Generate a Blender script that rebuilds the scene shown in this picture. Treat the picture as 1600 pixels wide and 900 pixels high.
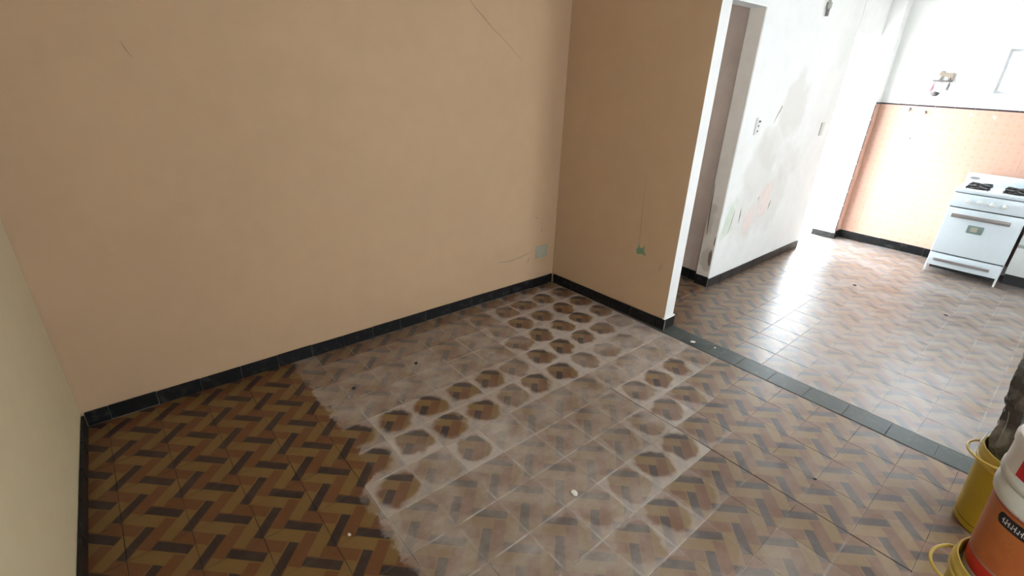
import bpy, bmesh, math, random
from mathutils import Vector, Matrix, noise as mnoise

# ------------------------------------------------------------------ reset
for o in list(bpy.data.objects):
    bpy.data.objects.remove(o, do_unlink=True)
scene = bpy.context.scene
COL = scene.collection
rnd = random.Random(7)
PI = math.pi

# ------------------------------------------------------------------ camera
R = [[0.765646, -0.642331, 0.034597], [-0.239882, -0.335012, -0.911166], [0.596861, 0.689331, -0.410585]]
CAM = Vector((-0.9513, -1.5406, 1.6394))
FPX = 760.5
cam_d = bpy.data.cameras.new('camera')
cam_d.sensor_width = 36.0
cam_d.lens = 36.0 * FPX / 1600.0
cam_d.clip_start = 0.02
cam = bpy.data.objects.new('camera', cam_d)
COL.objects.link(cam)
r0, r1, r2 = (Vector(r).normalized() for r in R)
r1 = (r1 - r0 * r1.dot(r0)).normalized()
r2 = r0.cross(r1)
M = Matrix((( r0.x, -r1.x, -r2.x, CAM.x), (r0.y, -r1.y, -r2.y, CAM.y), (r0.z, -r1.z, -r2.z, CAM.z), (0, 0, 0, 1)))
cam.matrix_world = M
scene.camera = cam

# ------------------------------------------------------------------ sky, sun, exposure
world = bpy.data.worlds.new('sky')
scene.world = world
world.use_nodes = True
bg = world.node_tree.nodes['Background']
bg.inputs['Color'].default_value = (0.80, 0.91, 1.0, 1)
bg.inputs['Strength'].default_value = 27.0
sun_d = bpy.data.lights.new('sun', 'SUN')
sun_d.energy = 85.0
sun_d.angle = math.radians(1.0)
sun_d.color = (1.0, 0.98, 0.94)
sun = bpy.data.objects.new('sun', sun_d)
sun.rotation_euler = Vector((0.45, 0.14, -0.88)).to_track_quat('-Z', 'Y').to_euler()
COL.objects.link(sun)
scene.view_settings.view_transform = 'Standard'
scene.view_settings.look = 'None'
scene.view_settings.gamma = 1.0
scene.view_settings.use_curve_mapping = False
scene.view_settings.exposure = 0.10


def portal(name, loc, rot, sx, sy):
    """light portal filling an opening to the daylight (gives no light of its own)"""
    l = bpy.data.lights.new(name, 'AREA')
    l.shape = 'RECTANGLE'
    l.size, l.size_y = sx, sy
    o = bpy.data.objects.new(name, l)
    o.location = loc
    o.rotation_euler = rot
    COL.objects.link(o)
    l.cycles.is_portal = True
    return o


HALF = PI / 2
portal('daylight_back_door', (4.95, 0.40, 1.03), (-HALF, 0, 0), 0.68, 2.04)
portal('daylight_kitchen_window', (5.60, -1.04, 1.765), (0, HALF, 0), 0.37, 0.66)
portal('added_corridor_opening', (2.40, 2.16, 1.70), (-HALF, 0, 0), 0.40, 0.34)  # unseen end window, added to brighten the corridor and jamb
portal('daylight_left_window', (-1.63, -2.70, 1.55), (0, -HALF, 0), 0.8, 0.7)
portal('daylight_front_window', (0.85, -3.66, 1.375), (HALF, 0, 0), 0.85, 0.55)
portal('daylight_front_window', (2.7, -3.66, 1.6), (HALF, 0, 0), 0.75, 0.9)

# ------------------------------------------------------------------ helpers: nodes and materials


class NT:
    def __init__(self, name):
        self.m = bpy.data.materials.new(name)
        self.m.use_nodes = True
        self.t = self.m.node_tree
        self.b = self.t.nodes['Principled BSDF']
        self.out = self.t.nodes['Material Output']

    def n(self, typ, **kw):
        nd = self.t.nodes.new(typ)
        for k, v in kw.items():
            setattr(nd, k, v)
        return nd

    def link(self, a, b):
        self.t.links.new(a, b)

    def val(self, sock, v):
        if hasattr(v, 'is_linked') or isinstance(v, bpy.types.NodeSocket):
            self.link(v, sock)
        else:
            if isinstance(v, (tuple, list)) and len(v) == 3 and sock.type == 'RGBA':
                v = (*v, 1)
            sock.default_value = v

    def math(self, op, a, b=0.0, c=None, clamp=False):
        nd = self.n('ShaderNodeMath', operation=op, use_clamp=clamp)
        self.val(nd.inputs[0], a)
        self.val(nd.inputs[1], b)
        if c is not None:
            self.val(nd.inputs[2], c)
        return nd.outputs[0]

    def vmath(self, op, a, b=(0, 0, 0)):
        nd = self.n('ShaderNodeVectorMath', operation=op)
        self.val(nd.inputs[0], a)
        self.val(nd.inputs[1], b)
        return nd

    def mix(self, f, a, b):
        nd = self.n('ShaderNodeMix', data_type='RGBA')
        self.val(nd.inputs[0], f)
        self.val(nd.inputs[6], a)
        self.val(nd.inputs[7], b)
        return nd.outputs[2]

    def smooth(self, x, lo, hi):
        nd = self.n('ShaderNodeMapRange', interpolation_type='SMOOTHSTEP')
        self.val(nd.inputs[0], x)
        nd.inputs[1].default_value, nd.inputs[2].default_value = lo, hi
        return nd.outputs[0]

    def noise(self, vec, scale, detail=3.0, rough=0.55):
        nd = self.n('ShaderNodeTexNoise')
        if vec is not None:
            self.link(vec, nd.inputs['Vector'])
        nd.inputs['Scale'].default_value = scale
        nd.inputs['Detail'].default_value = detail
        nd.inputs['Roughness'].default_value = rough
        return nd.outputs['Fac']

    def pos(self):
        return self.n('ShaderNodeNewGeometry').outputs['Position']

    def objco(self):
        return self.n('ShaderNodeTexCoord').outputs['Object']

    def uv(self):
        return self.n('ShaderNodeTexCoord').outputs['UV']

    def bump(self, h, strength=0.2, dist=0.01):
        nd = self.n('ShaderNodeBump')
        nd.inputs['Strength'].default_value = strength
        nd.inputs['Distance'].default_value = dist
        self.link(h, nd.inputs['Height'])
        self.link(nd.outputs['Normal'], self.b.inputs['Normal'])

    def set(self, **kw):
        for k, v in kw.items():
            self.val(self.b.inputs[k.replace('_', ' ')], v)
        return self


def plain(name, col, rough=0.5, metal=0.0, var=0.12, scale=30.0, bump=0.0, spec=0.5):
    """simple procedural paint / plastic / metal: colour gently broken up by noise"""
    t = NT(name)
    p = t.objco()
    nz = t.noise(p, scale, 4)
    dark = tuple(c * (1 - var) for c in col)
    lite = tuple(min(1, c * (1 + var)) for c in col)
    t.set(Base_Color=t.mix(nz, dark, lite), Metallic=metal)
    t.b.inputs['Specular IOR Level'].default_value = spec
    r = t.math('MULTIPLY_ADD', nz, 0.15, rough - 0.07)
    t.set(Roughness=r)
    if bump:
        t.bump(nz, bump, 0.002)
    return t.m


def srgb(r, g, b):
    f = lambda c: (c / 255 / 12.92) if c / 255 <= 0.04045 else ((c / 255 + 0.055) / 1.055) ** 2.4
    return (f(r), f(g), f(b))


def wall_paint(name, col, mottle=0.08, rough=0.75, stains=(), bump=0.25):
    """plaster wall paint: mottle, roller grain and soft damp stains given as (x, y, z, radius, strength, colour)"""
    t = NT(name)
    p = t.pos()
    n1 = t.noise(p, 1.6, 4)
    n2 = t.noise(p, 9.0, 5)
    n3 = t.noise(p, 160.0, 2)
    nn = t.math('MULTIPLY_ADD', n2, 0.4, t.math('MULTIPLY', n1, 0.6))
    dark = tuple(c * (1 - mottle) for c in col)
    lite = tuple(min(0.95, c * (1 + mottle)) for c in col)
    c = t.mix(t.smooth(nn, 0.3, 0.7), dark, lite)
    if stains:
        wob = t.n('ShaderNodeTexNoise')
        t.link(p, wob.inputs['Vector'])
        wob.inputs['Scale'].default_value = 5.0
        wob.inputs['Detail'].default_value = 5.0
        off = t.vmath('SCALE', t.vmath('SUBTRACT', wob.outputs['Color'], (0.5, 0.5, 0.5)).outputs[0])
        off.inputs[3].default_value = 0.45
        q = t.vmath('ADD', p, off.outputs[0]).outputs[0]
        for (x, y, z, rad, s, sc) in stains:
            d = t.vmath('LENGTH', t.vmath('SUBTRACT', q, (x, y, z)).outputs[0]).outputs['Value']
            f = t.smooth(d, rad, rad * 0.55)
            c = t.mix(t.math('MULTIPLY', f, s), c, sc)
    t.set(Base_Color=c, Roughness=rough)
    t.b.inputs['Specular IOR Level'].default_value = 0.25
    h = t.math('MULTIPLY_ADD', n3, 0.15, t.math('MULTIPLY', n2, 0.6))
    t.bump(h, bump, 0.006)
    return t.m


def floor_tile_mat(name, kitchen=False):
    t = NT(name)
    sep = t.n('ShaderNodeSeparateXYZ')
    t.link(t.uv(), sep.inputs[0])
    a, b = sep.outputs[0], sep.outputs[1]
    u = t.math('MULTIPLY', t.math('ADD', a, b), 3.0)
    v = t.math('MULTIPLY', t.math('SUBTRACT', a, b), 3.0)
    i, j = t.math('FLOOR', u), t.math('FLOOR', v)
    s = t.math('FLOORED_MODULO', t.math('SUBTRACT', t.math('SUBTRACT', i, j), 0.5), 6.0)
    isv = t.math('LESS_THAN', s, 3.0)
    kv = t.math('FLOORED_MODULO', t.math('ADD', j, 1.0), 3.0)
    kh = t.math('FLOORED_MODULO', t.math('ADD', i, 2.0), 3.0)
    k = t.math('ADD', t.math('MULTIPLY', kv, isv), t.math('MULTIPLY', kh, t.math('SUBTRACT', 1.0, isv)))
    k = t.math('ROUND', k)
    # the dark pieces are a little narrower than the brown and tan ones
    fr = t.math('ADD', t.math('MULTIPLY', t.math('FRACT', v), isv), t.math('MULTIPLY', t.math('FRACT', u), t.math('SUBTRACT', 1.0, isv)))
    rim_ = t.math('GREATER_THAN', t.math('ABSOLUTE', t.math('SUBTRACT', fr, 0.5)), 0.39)
    isd = t.math('LESS_THAN', k, 0.5)
    k = t.math('ADD', k, t.math('MULTIPLY', t.math('MULTIPLY', rim_, isd), t.math('ADD', 1.0, t.math('LESS_THAN', fr, 0.5))))
    ramp = t.n('ShaderNodeValToRGB')
    ramp.color_ramp.interpolation = 'CONSTANT'
    t.link(t.math('DIVIDE', t.math('ADD', k, 0.5), 3.0), ramp.inputs[0])
    e = ramp.color_ramp.elements
    e[0].position, e[0].color = 0.0, (*DARK, 1)
    e[1].position, e[1].color = 1 / 3, (*RED, 1)
    e2 = e.new(2 / 3)
    e2.color = (*TAN, 1)
    p = t.pos()
    n1 = t.noise(p, 14.0, 5, 0.65)
    n2 = t.noise(p, 45.0, 4, 0.6)
    n3 = t.noise(p, 3.0, 4)
    c = t.mix(t.smooth(n1, 0.25, 0.85), ramp.outputs[0], t.mix(0.10, ramp.outputs[0], (0.26, 0.19, 0.14)))
    # dried whitish film: whole tile ("haze") and round the rim of the dished tile ("edge"); on kitchen tiles it paints in glare
    fa = t.n('ShaderNodeAttribute', attribute_type='OBJECT', attribute_name='haze').outputs['Fac']
    ea = t.n('ShaderNodeAttribute', attribute_type='OBJECT', attribute_name='edge').outputs['Fac']
    orn = t.n('ShaderNodeObjectInfo').outputs['Random']
    dx = t.math('SUBTRACT', a, t.math('MULTIPLY_ADD', orn, 0.06, 0.50))
    dy = t.math('SUBTRACT', b, t.math('MULTIPLY_ADD', orn, -0.05, 0.57))
    d = t.math('SQRT', t.math('ADD', t.math('MULTIPLY', dx, dx), t.math('MULTIPLY', dy, dy)))
    mp = t.n('ShaderNodeMapping')
    mp.inputs['Rotation'].default_value = (0, 0, 0.6)
    mp.inputs['Scale'].default_value = (5.0, 16.0, 1.0)
    t.link(p, mp.inputs[0])
    ns = t.noise(mp.outputs[0], 1.0, 5, 0.6)
    d = t.math('ADD', d, t.math('MULTIPLY', t.math('SUBTRACT', t.noise(p, 7.0, 2), 0.5), 0.42))
    d = t.math('ADD', d, t.math('MULTIPLY', t.math('SUBTRACT', n1, 0.5), 0.20))
    rim = t.math('MULTIPLY', t.smooth(d, 0.32, 0.52), ea)
    fm = t.math('MULTIPLY', fa, t.math('MULTIPLY_ADD', t.smooth(t.noise(p, 5.0, 5), 0.3, 0.7), 0.75, 0.40))
    haze = t.math('MAXIMUM', rim, fm, clamp=True)
    # deposit caught along the joints; on kitchen tiles part of the painted glare
    ed = t.math('MAXIMUM', t.math('ABSOLUTE', t.math('SUBTRACT', a, 0.5)), t.math('ABSOLUTE', t.math('SUBTRACT', b, 0.5)))
    jl = t.math('MULTIPLY', t.smooth(ed, 0.470, 0.494), t.smooth(t.noise(p, 9.0, 3), 0.38, 0.62))
    haze = t.math('ADD', haze, t.math('MULTIPLY', jl, t.math('MAXIMUM', fa, ea)), clamp=True)
    haze = t.math('MULTIPLY', haze, t.math('MULTIPLY_ADD', n1, 0.4, 0.72) if kitchen else t.math('MULTIPLY_ADD', ns, 0.9, t.math('MULTIPLY_ADD', n2, 0.3, 0.38)), clamp=True)
    if not kitchen:
        # ragged left border where the film was wiped away
        sp = t.n('ShaderNodeSeparateXYZ')
        t.link(p, sp.inputs[0])
        step = t.math('MULTIPLY', t.smooth(sp.outputs[1], 0.06, -0.04), -0.10)
        xb = t.math('ADD', t.math('MULTIPLY', t.math('SUBTRACT', n1, 0.5), 0.13), t.math('ADD', step, -0.335))
        haze = t.math('MULTIPLY', haze, t.smooth(t.math('SUBTRACT', sp.outputs[0], xb), -0.008, 0.012))
    c = t.mix(t.math('MULTIPLY', haze, HAZE_K, clamp=True), c, (0.37, 0.375, 0.39) if kitchen else FILM_C)  # kitchen tint is painted bluish glare, elsewhere the whitish residue
    t.set(Base_Color=c)
    rough = t.math('MULTIPLY_ADD', haze, 0.16, t.math('MULTIPLY_ADD', n1, 0.16, ROUGH_K if kitchen else ROUGH_L), clamp=True)
    t.set(Roughness=rough)
    t.b.inputs['Specular IOR Level'].default_value = SPEC if kitchen else 0.45
    t.bump(t.math('MULTIPLY_ADD', n2, 0.3, n1), 0.10, 0.003)
    return t.m


DARK, RED, TAN = (0.024, 0.014, 0.014), (0.128, 0.047, 0.014), (0.168, 0.096, 0.027)
FILM_C, HAZE_K = (0.48, 0.425, 0.39), 0.88
ROUGH_K, ROUGH_L = 0.245, 0.25
SPEC = 0.88

BEIGE = (0.50, 0.340, 0.212)
WHITE = (0.80, 0.80, 0.78)
MAT = {}
MAT['beige'] = wall_paint('beige_wall_paint', BEIGE, 0.035)
MAT['beige_lightened'] = wall_paint('beige_paint_lightened', (0.60, 0.505, 0.325), 0.035)  # same beige paint, colour lightened to make the left wall brighter
MAT['white_edge'] = wall_paint('white_edge_paint', (0.78, 0.77, 0.75), 0.05)
gs = (0.62, 0.58, 0.53)
MAT['white'] = wall_paint('white_wall_paint', WHITE, 0.04, 0.7, stains=(
    (3.64, 0.255, 1.42, 0.30, 0.50, gs), (3.42, 0.255, 1.15, 0.26, 0.36, gs),
    (3.25, 0.255, 0.95, 0.33, 0.40, gs), (3.78, 0.255, 0.95, 0.26, 0.34, gs),
    (3.62, 0.255, 0.62, 0.34, 0.35, gs), (3.15, 0.255, 0.55, 0.30, 0.35, gs),
    (3.50, 0.255, 0.66, 0.17, 0.5, (0.74, 0.62, 0.57)), (3.28, 0.255, 0.52, 0.13, 0.4, (0.74, 0.62, 0.57)),
    (2.92, 0.255, 0.55, 0.15, 0.5, (0.60, 0.66, 0.56))))
MAT['white2'] = wall_paint('white_kitchen_paint', WHITE, 0.03, 0.7)
MAT['jamb'] = wall_paint('old_grey_beige_paint', (0.70, 0.64, 0.57), 0.10, stains=(
    (2.80, 0.30, 0.25, 0.14, 0.5, (0.30, 0.25, 0.20)), (2.85, 0.40, 0.55, 0.16, 0.4, (0.33, 0.27, 0.22))))
MAT['corridor'] = wall_paint('corridor_paint', (0.52, 0.42, 0.355), 0.12)
MAT['ceiling'] = wall_paint('ceiling_paint', (0.74, 0.72, 0.68), 0.04)
MAT['concrete'] = wall_paint('patio_concrete', (0.62, 0.60, 0.56), 0.10, 0.9)
MAT['tile'] = floor_tile_mat('herringbone_cement_tile')
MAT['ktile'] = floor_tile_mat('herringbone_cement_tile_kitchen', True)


def grout_mat():
    t = NT('floor_grout')
    p = t.pos()
    n1 = t.noise(p, 6.0, 4)
    sep = t.n('ShaderNodeSeparateXYZ')
    t.link(p, sep.inputs[0])
    zone = t.math('MULTIPLY', t.smooth(sep.outputs[0], -0.5, -0.2), t.smooth(sep.outputs[0], 2.0, 1.2))
    c = t.mix(t.math('MULTIPLY', t.smooth(n1, 0.36, 0.55), zone), (0.055, 0.040, 0.030), (0.42, 0.38, 0.34))
    c = t.mix(t.math('GREATER_THAN', sep.outputs[0], 1.95), c, t.mix(n1, (0.17, 0.155, 0.145), (0.42, 0.40, 0.38)))
    near = t.math('LESS_THAN', t.math('ABSOLUTE', t.math('SUBTRACT', sep.outputs[0], 1.0)), 0.008)
    low = t.math('LESS_THAN', sep.outputs[1], -0.18)
    c = t.mix(t.math('MULTIPLY', near, low), c, (0.012, 0.009, 0.008))
    t.set(Base_Color=c, Roughness=t.math('MULTIPLY_ADD', t.math('GREATER_THAN', sep.outputs[0], 1.95), -0.45, 0.9))
    return t.m


MAT['grout'] = grout_mat()


def black_tile(name, col, dust):
    t = NT(name)
    p = t.pos()
    n1 = t.noise(p, 22.0, 5, 0.65)
    c = t.mix(t.math('MULTIPLY', t.smooth(n1, 0.5, 0.8), dust), col, (0.22, 0.21, 0.20))
    t.set(Base_Color=c, Roughness=t.math('MULTIPLY_ADD', n1, 0.2, 0.28))
    t.b.inputs['Specular IOR Level'].default_value = 0.3
    t.bump(n1, 0.15, 0.003)
    return t.m


MAT['skirt'] = black_tile('black_cement_skirting', (0.006, 0.0065, 0.007), 0.2)
MAT['band'] = black_tile('dark_green_grey_band', (0.050, 0.062, 0.058), 0.45)
MAT['mortar'] = plain('pale_mortar', (0.22, 0.205, 0.185), 0.9, bump=0.3)


def wall_tile_mat():
    t = NT('pink_wall_tile')
    sep = t.n('ShaderNodeSeparateXYZ')
    t.link(t.uv(), sep.inputs[0])
    fx = t.math('SUBTRACT', t.math('FRACT', t.math('MULTIPLY', sep.outputs[0], 2.0)), 0.5)
    fy = t.math('SUBTRACT', t.math('FRACT', t.math('MULTIPLY', sep.outputs[1], 2.0)), 0.5)
    p = t.pos()
    n1 = t.noise(p, 30.0, 4)
    d = t.math('SQRT', t.math('ADD', t.math('MULTIPLY', fx, fx), t.math('MULTIPLY', fy, fy)))
    d = t.math('ADD', d, t.math('MULTIPLY', t.math('SUBTRACT', n1, 0.5), 0.35))
    fl = t.smooth(d, 0.28, 0.10)
    c = t.mix(t.math('MULTIPLY', fl, 0.4), (0.56, 0.345, 0.265), (0.46, 0.275, 0.17))
    c = t.mix(t.math('MULTIPLY', t.noise(p, 3.0, 3), 0.3), c, (0.60, 0.40, 0.31))
    t.set(Base_Color=c, Roughness=0.25)
    return t.m


MAT['wtile'] = wall_tile_mat()
MAT['trim'] = plain('dark_plum_trim', (0.022, 0.009, 0.017), 0.45)

# ------------------------------------------------------------------ helpers: meshes


def link(name, me, parent=None, mats=None):
    o = bpy.data.objects.new(name, me)
    COL.objects.link(o)
    if parent is not None:
        o.parent = parent
    return o


def tomesh(bm, name, mats, smooth=None):
    bmesh.ops.recalc_face_normals(bm, faces=bm.faces)
    me = bpy.data.meshes.new(name)
    bm.to_mesh(me)
    bm.free()
    for m in (mats if isinstance(mats, (list, tuple)) else [mats]):
        me.materials.append(m)
    if smooth is not None:
        for p in me.polygons:
            p.use_smooth = True
        try:
            me.set_sharp_from_angle(angle=math.radians(smooth))
        except Exception:
            pass
    return me


def obj(name, bm, mats, parent=None, smooth=None):
    return link(name, tomesh(bm, name, mats, smooth), parent)


def tag(o, label=None, cat=None, group=None, kind=None):
    if label:
        o['label'] = label
    if cat:
        o['category'] = cat
    if group:
        o['group'] = group
    if kind:
        o['kind'] = kind
    return o


def thing(name, label, cat, loc=(0, 0, 0), rz=0.0, group=None):
    o = bpy.data.objects.new(name, None)
    o.empty_display_size = 0.1
    COL.objects.link(o)
    o.location = loc
    o.rotation_euler = (0, 0, rz)
    return tag(o, label, cat, group)


def add_box(bm, lo, hi, bev=0.0, seg=1, mi=0):
    r = bmesh.ops.create_cube(bm, size=1.0)
    vs = r['verts']
    c = [(lo[k] + hi[k]) / 2 for k in range(3)]
    s = [hi[k] - lo[k] for k in range(3)]
    for v in vs:
        v.co = Vector((c[0] + v.co.x * s[0], c[1] + v.co.y * s[1], c[2] + v.co.z * s[2]))
    fs = list({f for v in vs for f in v.link_faces})
    for f in fs:
        f.material_index = mi
    if bev > 0:
        es = list({e for f in fs for e in f.edges})
        bmesh.ops.bevel(bm, geom=es, offset=bev, segments=seg, affect='EDGES', profile=0.5)
    return vs


def box(name, lo, hi, mat, parent=None, bev=0.0, seg=2):
    bm = bmesh.new()
    add_box(bm, lo, hi, bev, seg)
    return obj(name, bm, mat, parent, 40 if bev else None)


def add_prism(bm, pts, z0, z1, mi=0, side_mi=None):
    b = [bm.verts.new((x, y, z0)) for x, y in pts]
    t = [bm.verts.new((x, y, z1)) for x, y in pts]
    fs = [bm.faces.new(b[::-1]), bm.faces.new(t)]
    n = len(pts)
    for k in range(n):
        f = bm.faces.new((b[k], b[(k + 1) % n], t[(k + 1) % n], t[k]))
        f.material_index = mi
        if side_mi and k in side_mi:
            f.material_index = side_mi[k]
    for f in fs:
        f.material_index = mi


def add_lathe(bm, prof, n=48, cx=0, cy=0, close=False, mi=0, a0=0.0, a1=2 * PI):
    full = abs(a1 - a0 - 2 * PI) < 1e-6
    cnt = n if full else n + 1
    rings = []
    for (r, z) in prof:
        rings.append([bm.verts.new((cx + r * math.cos(a0 + (a1 - a0) * k / n), cy + r * math.sin(a0 + (a1 - a0) * k / n), z)) for k in range(cnt)])
    for a, b in zip(rings[:-1], rings[1:]):
        for k in range(n):
            f = bm.faces.new((a[k], a[(k + 1) % cnt], b[(k + 1) % cnt], b[k]))
            f.material_index = mi
    return rings


def add_tube(bm, pts, r, n=8, caps=True):
    pts = [Vector(p) for p in pts]
    rr = r if isinstance(r, (list, tuple)) else [r] * len(pts)
    prev = None
    rings = []
    for k, p in enumerate(pts):
        d = (pts[min(k + 1, len(pts) - 1)] - pts[max(k - 1, 0)]).normalized()
        if prev is None:
            ref = Vector((0, 0, 1)) if abs(d.z) < 0.9 else Vector((1, 0, 0))
            s = d.cross(ref).normalized()
        else:
            s = (prev - d * prev.dot(d)).normalized()
        prev = s
        w = d.cross(s)
        rings.append([bm.verts.new(p + (s * math.cos(2 * PI * q / n) + w * math.sin(2 * PI * q / n)) * rr[k]) for q in range(n)])
    for a, b in zip(rings[:-1], rings[1:]):
        for k in range(n):
            bm.faces.new((a[k], a[(k + 1) % n], b[(k + 1) % n], b[k]))
    if caps:
        bm.faces.new(rings[0][::-1])
        bm.faces.new(rings[-1])


def plate_on(name, pts3, normal, thick, mat, parent=None):
    """flat irregular flake: polygon pts3 in space, extruded along normal by thick"""
    bm = bmesh.new()
    n = Vector(normal)
    a = [bm.verts.new(Vector(p)) for p in pts3]
    b = [bm.verts.new(Vector(p) + n * thick) for p in pts3]
    bm.faces.new(a)
    bm.faces.new(b)
    m = len(a)
    for k in range(m):
        bm.faces.new((a[k], a[(k + 1) % m], b[(k + 1) % m], b[k]))
    return obj(name, bm, mat, parent)


# ------------------------------------------------------------------ the room shell
H = 2.70
yb = lambda x: 1.136 - 0.0152 * x          # front of the back skirting
xr = lambda y: 1.829 - 0.0425 * y          # front of the partition skirting
xl = lambda y: -1.3126 + 0.0352 * y        # front of the left skirting
SK = 0.012                                  # skirting thickness


def struct(name, bm, mats, parent=None, smooth=None):
    o = obj(name, bm, mats, parent, smooth)
    o['kind'] = 'structure'
    return o


bm = bmesh.new()
add_prism(bm, [(-1.45, yb(-1.45) + SK), (1.84, yb(1.84) + SK), (1.84, 1.34), (-1.45, 1.34)], -0.05, H)
wall_back = struct('wall_back', bm, MAT['beige'])

bm = bmesh.new()
lw = lambda ya, yb_, za, zb: add_prism(bm, [(xl(ya) - SK, ya), (xl(yb_) - SK, yb_), (-1.62, yb_), (-1.62, ya)], za, zb)
lw(1.16, -2.35, -0.05, H)
lw(-2.35, -3.05, -0.05, 1.15)
lw(-2.35, -3.05, 1.95, H)
lw(-3.05, -3.6, -0.05, H)
wall_left = struct('wall_left', bm, MAT['beige_lightened'])

bm = bmesh.new()
# partition between living room and corridor; its free end and kitchen side are white
add_prism(bm, [(xr(1.10) + SK, 1.12), (xr(0.06) + SK, 0.048), (1.945, 0.048), (1.945, 1.12)], -0.05, H, 0, {1: 1, 2: 2})
wall_partition = struct('wall_partition', bm, [MAT['beige'], MAT['white_edge'], MAT['corridor']])
# rounded plaster arris of the partition end
bm = bmesh.new()
add_box(bm, (xr(0.05) + 0.004, 0.036, 0.078), (1.957, 0.060, 0.092), 0.004, 1)
struct('trim_1', bm, MAT['white_edge'])

# far white wall with the corridor opening and the back door opening
OP0, OP1, OPZ = 1.945, 2.80, 2.08
DR0, DR1, DRZ = 4.615, 5.29, 2.05
YF, YB = 0.257, 0.375
bm = bmesh.new()
add_box(bm, (OP1, YF, -0.05), (DR0, YB, H), 0.006, 1)
add_box(bm, (OP0, YF, OPZ), (OP1, YB, H))
add_box(bm, (DR0, YF, DRZ), (DR1, YB, H))
wall_far = struct('wall_far', bm, MAT['white'])
# jamb face of the opening keeps its old grey paint
bm = bmesh.new()
add_box(bm, (OP1 - 0.002, YF + 0.008, 0.0), (OP1, YB, OPZ))
struct('wall_jamb', bm, MAT['jamb'])

# corridor behind the opening; its unseen end window is added for light
bm = bmesh.new()
add_box(bm, (2.85, YB, -0.05), (2.97, 2.05, H))
add_box(bm, (1.945, 2.05, -0.05), (2.20, 2.15, H))
add_box(bm, (2.60, 2.05, -0.05), (2.97, 2.15, H))
add_box(bm, (2.20, 2.05, -0.05), (2.60, 2.15, 1.53))
add_box(bm, (2.20, 2.05, 1.87), (2.60, 2.15, H))
add_box(bm, (1.84, 1.12, -0.05), (1.945, 2.15, H))
wall_corridor = struct('wall_corridor', bm, MAT['corridor'])

# kitchen wall with its high window, and the corner pier beside the back door
XK = 5.45
WY0, WY1, WZ0, WZ1 = -1.37, -0.705, 1.585, 1.95
bm = bmesh.new()
add_box(bm, (XK, WY1, -0.05), (XK + 0.14, YB, H))
add_box(bm, (XK, -3.6, -0.05), (XK + 0.14, WY0, H))
add_box(bm, (XK, WY0, -0.05), (XK + 0.14, WY1, WZ0))
add_box(bm, (XK, WY0, WZ1), (XK + 0.14, WY1, H))
add_box(bm, (DR1, 0.128, -0.05), (XK, YB, H))
wall_kitchen = struct('wall_kitchen', bm, MAT['white2'])

# front wall (behind the camera) with two small windows
bm = bmesh.new()
fw = (-3.66, -3.6)
add_box(bm, (-1.62, fw[0], -0.05), (0.425, fw[1], H))
add_box(bm, (0.425, fw[0], -0.05), (1.275, fw[1], 1.10))
add_box(bm, (0.425, fw[0], 1.65), (1.275, fw[1], H))
add_box(bm, (1.275, fw[0], -0.05), (2.325, fw[1], H))
add_box(bm, (2.325, fw[0], -0.05), (3.075, fw[1], 1.15))
add_box(bm, (2.325, fw[0], 2.05), (3.075, fw[1], H))
add_box(bm, (3.075, fw[0], -0.05), (5.59, fw[1], H))
struct('wall_front', bm, MAT['white2'])

bm = bmesh.new()
add_box(bm, (-1.62, -3.66, H), (5.59, YB, H + 0.1))
add_box(bm, (-1.62, YB, H), (2.97, 2.15, H + 0.1))
struct('ceiling', bm, MAT['ceiling'])

# patio outside the back door
bm = bmesh.new()
add_box(bm, (2.97, YB, -0.12), (8.5, 5.1, -0.02))
add_box(bm, (-6.0, -8.0, -0.12), (9.0, -3.66, -0.02))
struct('patio_ground', bm, MAT['concrete'])
bm = bmesh.new()
add_box(bm, (2.97, 5.0, -0.02), (8.5, 5.15, 2.4))
struct('wall_patio', bm, MAT['white2'])

# kitchen window: frame and pane
glass = NT('window_glass')
gt = glass.n('ShaderNodeBsdfTransparent')
gg = glass.n('ShaderNodeBsdfGlossy')
gg.inputs['Roughness'].default_value = 0.03
gf = glass.n('ShaderNodeFresnel')
gf.inputs[0].default_value = 1.45
gm = glass.n('ShaderNodeMixShader')
glass.link(gf.outputs[0], gm.inputs[0])
glass.link(gt.outputs[0], gm.inputs[1])
glass.link(gg.outputs[0], gm.inputs[2])
glass.link(gm.outputs[0], glass.out.inputs['Surface'])
MAT['alu'] = plain('white_painted_frame', (0.70, 0.71, 0.72), 0.4)
bm = bmesh.new()
fx0, fx1 = XK + 0.045, XK + 0.075
add_box(bm, (fx0, WY0, WZ0), (fx1, WY1, WZ0 + 0.022))
add_box(bm, (fx0, WY0, WZ1 - 0.022), (fx1, WY1, WZ1))
add_box(bm, (fx0, WY0, WZ0 + 0.022), (fx1, WY0 + 0.022, WZ1 - 0.022))
add_box(bm, (fx0, WY1 - 0.022, WZ0 + 0.022), (fx1, WY1, WZ1 - 0.022))
add_box(bm, (fx0, (WY0 + WY1) / 2 - 0.012, WZ0 + 0.022), (fx1, (WY0 + WY1) / 2 + 0.012, WZ1 - 0.022))
win = struct('window_1', bm, MAT['alu'])
for (ya, ybb) in ((WY0 + 0.022, (WY0 + WY1) / 2 - 0.012), ((WY0 + WY1) / 2 + 0.012, WY1 - 0.022)):
    box('pane', (fx0 + 0.012, ya, WZ0 + 0.022), (fx0 + 0.017, ybb, WZ1 - 0.022), glass.m, win)

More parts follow.
